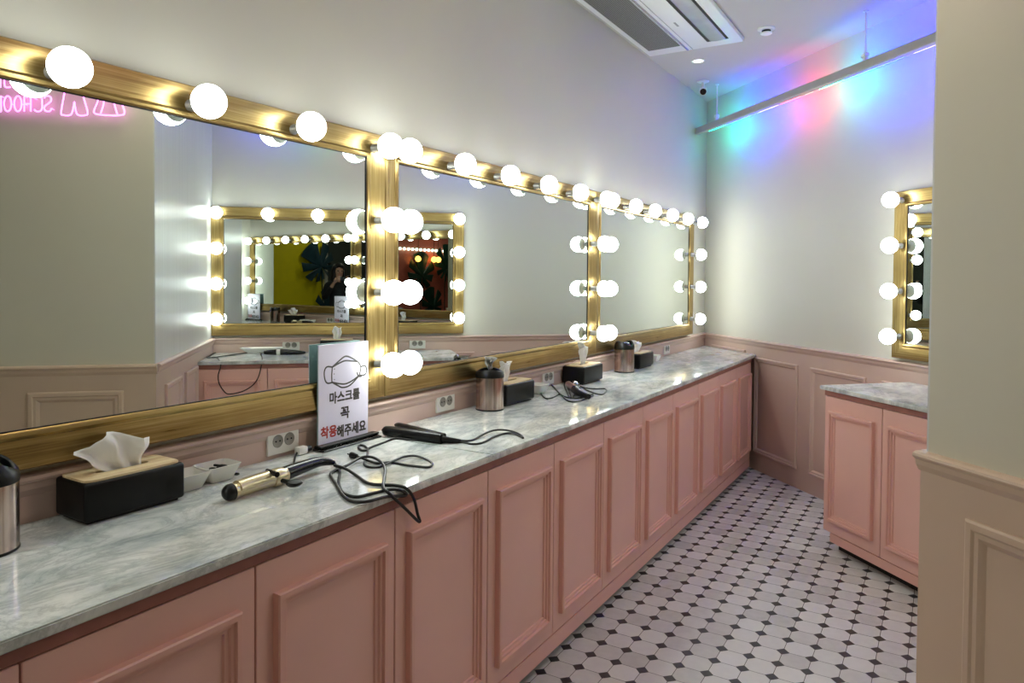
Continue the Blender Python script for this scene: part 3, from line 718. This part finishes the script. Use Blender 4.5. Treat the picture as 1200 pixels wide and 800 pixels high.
# smoke detector
p = az(898, 33, CEIL); sd = empty('smoke_detector', (p.x, p.y, CEIL))
MB().lathe([(0, 0), (.05, 0), (.05, -.008), (.04, -.014), (.036, -.014), (0, -.014)], 32).build('base', ACW, sd, smooth=True)
MB().lathe([(0, -.014), (.026, -.014), (.026, -.030), (0, -.030)], 24).build('sensor_chamber', BLACK, sd, smooth=True)
MB().lathe([(0, -.030), (.034, -.028), (.033, -.034), (.018, -.040), (0, -.041)], 24).build('cap', ACW, sd, smooth=True)
tag(sd, 'round white smoke detector with dark gap on the ceiling', 'smoke detector')
# security camera
p = az(824, 95, CEIL); sv = empty('security_camera', (p.x, p.y, CEIL))
MB().lathe([(0, 0), (.045, 0), (.045, -.006), (.03, -.012), (0, -.012)], 28).build('mount', ACW, sv, smooth=True)
MB().tube([(0, 0, -.01), (0, 0, -.045), (.005, -.01, -.06)], .012, 12, 4).build('arm', ACW, sv, smooth=True)
dv = (EYE-Vector((p.x, p.y, CEIL-.07))); dv = (dv.normalized()+Vector((0, 0, -.25))).normalized()
MB().lathe([(0, -.055), (.020, -.052), (.027, -.03), (.028, .03), (.027, .036), (.024, .036), (.024, .030), (0, .030)], 28, c=(.005, -.012, -.075), axis=dv).build('housing', ACW, sv, smooth=True)
MB().lathe([(0, .034), (.0235, .034), (.0235, .0305), (0, .0305)], 24, c=(.005, -.012, -.075), axis=dv).build('lens', LENS, sv, smooth=True)
tag(sv, 'white bullet security camera on the ceiling in the far corner', 'security camera')
# hanging light bar in front of the end wall, coloured lamps on its back
NB = .213; BAR0, BAR1 = .21, SC-.02
lb = empty('hanging_light_bar', wpt(0, NB, 2.568), WR)
m = MB(); m.box(BAR0, -.024, 0, BAR1, .022, .048, .002, 1); m.build('bar', solid('grey_aluminium_bar', 'b9b6b4', .4, metal=.2, var=.03), lb)
for s_ in (.515, 2.07, 3.6):
    m = MB(); m.tube([(s_, 0, .09), (s_, 0, CEIL-2.568-.002)], .005, 10, 0); m.lathe([(0, 0), (.014, 0), (.014, -.006), (0, -.006)], 16, c=(s_, 0, CEIL-2.568)); h_ = m.build('hanger_rod', ACW, lb, smooth=True)
    m = MB(); m.box(s_-.010, -.012, .048, s_+.010, .012, .075, .002, 1); m.box(s_-.013, -.016, .075, s_+.013, .016, .095, .002, 1); m.lathe([(0, -.014), (.008, -.014), (.008, .014), (0, .014)], 12, c=(s_-.012, 0, .085), axis=(1, 0, 0)); m.build('clamp', ACW, h_, smooth=True)
leds = [(.36, .58, '00ffb4', 3.6), (.60, .98, '0a18ff', 10.5), (1.02, 1.24, 'b9a8ff', .9), (1.28, 1.48, 'ff2c38', 5.0), (1.52, 1.60, 'c8ffe0', .2), (1.66, 1.86, '00ffbc', 3.6), (1.88, 2.32, '0a18ff', 11.5), (2.38, 2.75, '9a90ff', 1), (2.77, 3.0, 'ff2c38', 3), (3.02, 3.3, '00ffb4', 2), (3.32, 3.7, '0a18ff', 4)]
names_ = {'00ffb4': 'cyan', '00ffbc': 'cyan', 'ff2c38': 'red', '00ffd0': 'cyan', '0a18ff': 'blue', 'b9a8ff': 'lilac', 'ff3848': 'red', 'c8ffe0': 'mint', '00ffd8': 'cyan', '9a90ff': 'violet'}
for k, (s0, s1_, c, e) in enumerate(leds):
    m = MB(); m.box(s0, .0225, .002, s1_, .030, .034, .001, 1); o = m.build('led_strip', glow('led_%s_%d' % (names_[c], k), c, e*8.0), lb); o['label'] = names_[c]+' glowing strip'
tag(lb, 'grey light bar hung from the ceiling before the end wall, glowing blue, red and cyan', 'light bar')
# ------------------------------------------------------------------ neon sign on the pillar (seen in the mirror)
ns = empty('neon_sign', wpt(SC, D, 0), WR)
NEON = glow('pink_neon_tube', 'f07eea', 3.0)
def nk(L):
    out = []
    for X_, Y_ in L:
        s_, z_ = rW(X_/7.5, 80+Y_/7.5, D+.03); out.append((s_-SC, -.03, z_))
    return out
def nn_(name, Ls, closed=False):
    m = MB()
    for L_ in Ls:
        P_ = nk(L_)
        # back the turns gently by doubling the corner points
        m.tube(P_, .0036, 8, 4, closed=closed)
    for L_ in Ls:
        P_ = nk(L_); x, y, z = P_[0]; m.tube([(x, -.001, z), (x, -.03, z)], .002, 6, 0)
    return m.build(name, NEON, ns, smooth=True)
nn_('skirt_outline', [[(858, 215), (860, 285), (825, 385), (885, 408), (960, 413), (1030, 413), (1095, 395), (1062, 285), (1050, 215)], [(912, 250), (910, 315), (885, 395)], [(1000, 250), (1005, 315), (1030, 400)], [(858, 215), (955, 210), (1050, 215)]])
nn_('trousers_outline', [[(570, 150), (565, 220), (537, 385), (555, 410), (622, 408), (645, 340), (652, 295), (662, 350), (682, 408), (750, 412), (770, 385), (735, 255), (722, 150)], [(570, 150), (645, 145), (722, 150)]])
nn_('letter_s', [[(452, 352), (440, 375), (410, 378), (390, 362), (392, 335), (430, 305), (448, 285), (445, 255), (425, 244), (400, 246), (388, 262)]])
nn_('letter_c', [[(300, 260), (315, 245), (350, 244), (368, 265), (370, 310), (368, 355), (350, 377), (318, 377), (300, 362)]])
nn_('letter_h', [[(213, 245), (213, 378)], [(270, 245), (270, 378)], [(213, 312), (270, 312)]])
for x0 in (125, 35):
    nn_('letter_o', [[(x0+32+32*C(t), 311+67*S(t)) for t in [2*PI*k/12 for k in range(12)]]], True)
nn_('letter_l', [[(8, 243), (8, 310), (8, 376), (-20, 377), (-45, 377)]])
for x0 in (38, 118):
    nn_('upper_letter', [[(x0, 35), (x0, 100), (x0+2, 150), (x0+18, 167), (x0+55, 165)]])
nn_('upper_letter', [[(4, 35), (4, 100), (4, 168)]])
tag(ns, 'pink neon sign with clothes outlines and SCHOOL on the beige pillar, seen in the mirror', 'neon sign')
# ------------------------------------------------------------------ hall behind: monstera leaves, lamps
LEAF = solid('dark_green_leaf', '16382a', .5, var=.2, scale=6); LEAFB = solid('dark_teal_leaf', '0f3440', .5, var=.2, scale=6)
def monstera(loc, size, rot, label, mat):
    r = empty('monstera_leaf', loc)
    m = MB(); N = 72; mid = []; 
    cv = m.bm.verts.new((0, 0, 0)); vs = []
    for k in range(N+1):
        t = -PI*.94+2*PI*.94*k/N; a = t
        rad = size*(.5+.12*C(a))*(1.0-.18*abs(S(a*.5))**6)
        slot = (k % 8 in (3, 4)) and abs(a) > .35
        rr = rad*(.45 if slot else 1)
        vs.append(m.bm.verts.new((rr*S(a), -.03-.05*(rr/size)**2+.02*C(6*a), rr*C(a))))
    for a, b in zip(vs, vs[1:]): m.f([cv, a, b])
    lf = m.build('leaf_blade', mat, r, fix=False); lf.rotation_euler = (0, rot, 0)
    so = lf.modifiers.new('thick', 'SOLIDIFY'); so.thickness = .006
    MB().tube([(0, -.03, 0), (-.1*S(rot), -.05, -size*.4), (-.15*S(rot), -.03, -loc[2]+.02)], .012, 8, 5).build('stem', mat, r, smooth=True)
    return tag(r, label, 'leaf', 'big monstera leaves in the hall behind the camera')
for mi_, (x, z, s_, rt_, lab, mt) in enumerate(((4.36, 1.62, .85, -.6, 'large dark teal monstera leaf before the yellow wall, upper one', LEAFB), (4.5, .72, .7, .2, 'dark teal monstera leaf before the yellow wall, lower one', LEAFB),
        (7.55, 1.45, .95, .1, 'dark green monstera leaf at the left before the salmon wall', LEAF), (8.45, 1.65, 1.0, .4, 'tallest dark green monstera leaf before the salmon wall', LEAF), (8.0, .7, .8, -.3, 'lowest dark green monstera leaf before the salmon wall', LEAF), (9.3, 1.6, 1.0, .3, 'dark green monstera leaf farthest right before the salmon wall', LEAF))):
    monstera((x, -3.33+.055*(mi_ % 2), z), s_, rt_, lab, mt)
sl = empty('string_lights', (0, -3.43, 2.09)); LG = glow('cool_bulb_glow', 'd8ffe8', 6); m = MB(); m.tube([(6.5, 0, .03), (9.5, 0, .03)], .008, 6, 0); m.build('cable', BLACK, sl)
for k in range(20):
    MB().lathe([(0, -.035), (.025, -.025), (.035, 0), (.025, .025), (0, .035)], 12, c=(6.55+.15*k, 0, 0)).build('lamp', LG, sl, smooth=True)
tag(sl, 'row of small pale green lamps high on the salmon wall of the hall', 'string lights')
OR = glow('amber_lamp_glow', 'ffb050', 5)
for x, lab in ((7.35, 'amber globe lamp at the left under the string lights'), (7.95, 'amber globe lamp in the middle under the string lights'), (8.12, 'amber globe lamp at the right under the string lights')):
    r = empty('globe_lamp', (x, -3.3, 1.86)); MB().lathe([(0, -.075), (.05, -.055), (.075, 0), (.05, .055), (0, .075)], 20).build('globe', OR, r, smooth=True)
    MB().tube([(0, 0, .07), (0, 0, CEIL-1.86)], .006, 8, 0).build('cord', BLACK, r); tag(r, lab, 'lamp', 'amber globe lamps in the hall')
# ceiling lamps of the hall; the aisle one is added fill, out of view
HL = glow('warm_ceiling_lamp', 'fff2de', 17.0)
for x, y, lab in ((3.3, -.6, 'round ceiling lamp in the hall nearest the pillar'), (1.9, -2.2, 'round ceiling lamp in the hall behind the photographer'), (4.3, -2.6, 'round ceiling lamp in the hall by the yellow wall'), (7.8, -2.6, 'round ceiling lamp in the hall by the salmon wall'), (1.45, 2.0, 'added round fill lamp over the aisle between counter and pillar, out of view')):
    r = empty('ceiling_lamp', (x, y, CEIL)); MB().lathe([(0, 0), (.2, 0), (.2, -.05), (.19, -.055), (0, -.055)], 32).build('housing', ACW, r, smooth=True)
    MB().lathe([(0, -.056), (.185, -.056), (.18, -.066), (0, -.07)], 32).build('diffuser', HL, r, smooth=True); tag(r, lab, 'ceiling light', 'round ceiling lamps in the hall')
# ------------------------------------------------------------------ photographer (seen in the mirrors)
pe = empty('person', (EYE.x-fw.x*.36, EYE.y-fw.y*.36, 0), R(33))
SKIN = solid('skin', 'c79a82', .5, var=.03); HAIR = solid('dark_hair', '120d0b', .45, var=.2, scale=30); CLOTH = solid('black_clothing', '17171a', .8, var=.15)
def skin_obj(name, V_, E_, mat, parent, sub=2):
    me = bpy.data.meshes.new(name); me.from_pydata([v[0] for v in V_], E_, []); o = link(name, me, parent)
    sk = o.modifiers.new('skin', 'SKIN'); sk.use_smooth_shade = True
    if not me.skin_vertices:
        bm_ = bmesh.new(); bm_.from_mesh(me); bm_.verts.layers.skin.verify(); bm_.to_mesh(me); bm_.free()
    for i, v in enumerate(V_):
        rr = v[1] if isinstance(v[1], tuple) else (v[1], v[1]); me.skin_vertices[0].data[i].radius = rr
    me.skin_vertices[0].data[0].use_root = True
    if sub: ss = o.modifiers.new('sub', 'SUBSURF'); ss.levels = sub; ss.render_levels = sub
    me.materials.append(mat); return o
hx = .0; HZ = 1.47
V_ = [((0, 0, .90), (.15, .10)), ((0, .0, 1.05), (.125, .09)), ((0, .01, 1.22), (.15, .10)), ((0, .0, 1.31), (.10, .07)), ((0, .01, 1.36), (.05, .05)), ((0, .02, 1.42), (.05, .055)), ((0, .03, 1.49), (.072, .088)), ((0, .02, 1.56), (.062, .075)),
      ((-.08, 0, .82), .085), ((-.09, .01, .48), .055), ((-.09, -.01, .09), .035), ((-.09, .10, .04), (.035, .025)), ((.08, 0, .82), .085), ((.09, .01, .48), .055), ((.09, -.01, .09), .035), ((.09, .10, .04), (.035, .025)),
      ((-.17, 0, 1.29), .045), ((-.22, .02, 1.08), .038), ((-.11, .24, 1.33), .024), ((.17, 0, 1.29), .045), ((.22, .02, 1.08), .038), ((.10, .24, 1.33), .024)]
E_ = [(0, 1), (1, 2), (2, 3), (3, 4), (4, 5), (5, 6), (6, 7), (0, 8), (8, 9), (9, 10), (10, 11), (0, 12), (12, 13), (13, 14), (14, 15), (3, 16), (16, 17), (17, 18), (3, 19), (19, 20), (20, 21)]
skin_obj('body', V_, E_, SKIN, pe)
cl = [(v[0], tuple(k+.012 for k in (v[1] if isinstance(v[1], tuple) else (v[1], v[1])))) for v in V_]
idx = [0, 1, 2, 3, 8, 9, 10, 12, 13, 14, 16, 17, 19, 20]; mp_ = {k: i for i, k in enumerate(idx)}
vv = [cl[k] for k in idx]+[((-.135, .19, 1.27), (.036, .036)), ((.125, .19, 1.27), (.036, .036))]
ee = [(mp_[a], mp_[b]) for a, b in E_ if a in mp_ and b in mp_]+[(mp_[17], 14), (mp_[20], 15)]
skin_obj('black_jacket_and_trousers', vv, ee, CLOTH, pe)
m = MB(); m.lathe([(0, .115)]+[(.098*S(t)*(1 if t < PI*.5 else 1.05), .0+.115*C(t)) for t in [PI*k/14 for k in range(1, 9)]]+[(.105, -.12), (.12, -.24), (.10, -.33), (.04, -.34)], 32, c=(0, -.012, 1.50), sx=1, sy=.95)
for v in list(m.bm.verts):
    if v.co.y > .055 and v.co.z < 1.555: v.co.y = .045; v.co.x *= 1.1 if abs(v.co.x) > .05 else 1
dele = [f for f in m.bm.faces if f.calc_center_median().y > .035 and f.calc_center_median().z < 1.55 and abs(f.calc_center_median().x) < .058]
bmesh.ops.delete(m.bm, geom=dele, context='FACES')
o = m.build('long_hair', HAIR, pe, smooth=True, fix=False); so = o.modifiers.new('thick', 'SOLIDIFY'); so.thickness = .012
for sx_ in (-1, 1):
    m = MB(); m.lathe([(0, -.011), (.009, -.007), (.011, 0), (.009, .007), (0, .011)], 12, c=(sx_*.03, .108, 1.50), sy=.6); m.build('eye', BLACK, pe, smooth=True)
m = MB(); m.tube([(0, .105, 1.515), (0, .128, 1.475), (0, .105, 1.465)], lambda t: .008+.006*S(PI*t), 8, 4); m.build('nose', SKIN, pe, smooth=True)
m = MB(); m.tube([(-.022, .104, 1.44), (0, .112, 1.437), (.022, .104, 1.44)], .005, 8, 4); m.build('mouth', solid('lips', '8f4f49', .4), pe, smooth=True)
for sx_ in (-1, 1):
    m = MB(); W0 = Vector((sx_*.105, .24, 1.33))
    m.tube([W0, W0+Vector((-sx_*.012, .03, .03)), W0+Vector((-sx_*.02, .05, .055))], lambda t: .02+.012*S(PI*t*.8), 12, 4)
    for k in range(4):
        b_ = W0+Vector((-sx_*(.012), .055, .03+.016*k)); m.tube([b_, b_+Vector((-sx_*.008, .03, .004)), b_+Vector((-sx_*.034, .046, .004)), b_+Vector((-sx_*(.05+.004*(k % 2)), .040, .002))], .0078, 8, 3)
    b_ = W0+Vector((-sx_*.018, .03, .03)); m.tube([b_, b_+Vector((-sx_*.02, .022, .02)), b_+Vector((-sx_*.04, .026, .032))], .009, 8, 3)
    m.build('hand', SKIN, pe, smooth=True)
tag(pe, 'person with long dark hair in black clothes holding up a phone, seen in the mirrors', 'person')
ph = empty('phone', EYE-fw*.02)
ph.rotation_euler = Matrix(((rt.x, fw.x, up.x), (rt.y, fw.y, up.y), (rt.z, fw.z, up.z))).to_euler()
m = MB(); m.box(-.06, -.006, -.062, .09, .002, .010, .004, 2); m.build('case', BLACK, ph, smooth=True)
MB().lathe([(0, .0025), (.006, .0025), (.006, .0038), (0, .0038)], 16, axis=(0, 1, 0)).build('lens', LENS, ph)
tag(ph, 'black phone held up in landscape by the person in the mirrors', 'phone')
# ------------------------------------------------------------------ world, look
w = bpy.data.worlds.new('world'); sc.world = w; w.use_nodes = True
w.node_tree.nodes['Background'].inputs[0].default_value = (.7, .8, 1, 1); w.node_tree.nodes['Background'].inputs[1].default_value = .05
vs = sc.view_settings; vs.view_transform = 'Standard'; vs.look = 'None'; vs.gamma = 1; vs.exposure = 0.42; vs.use_curve_mapping = False
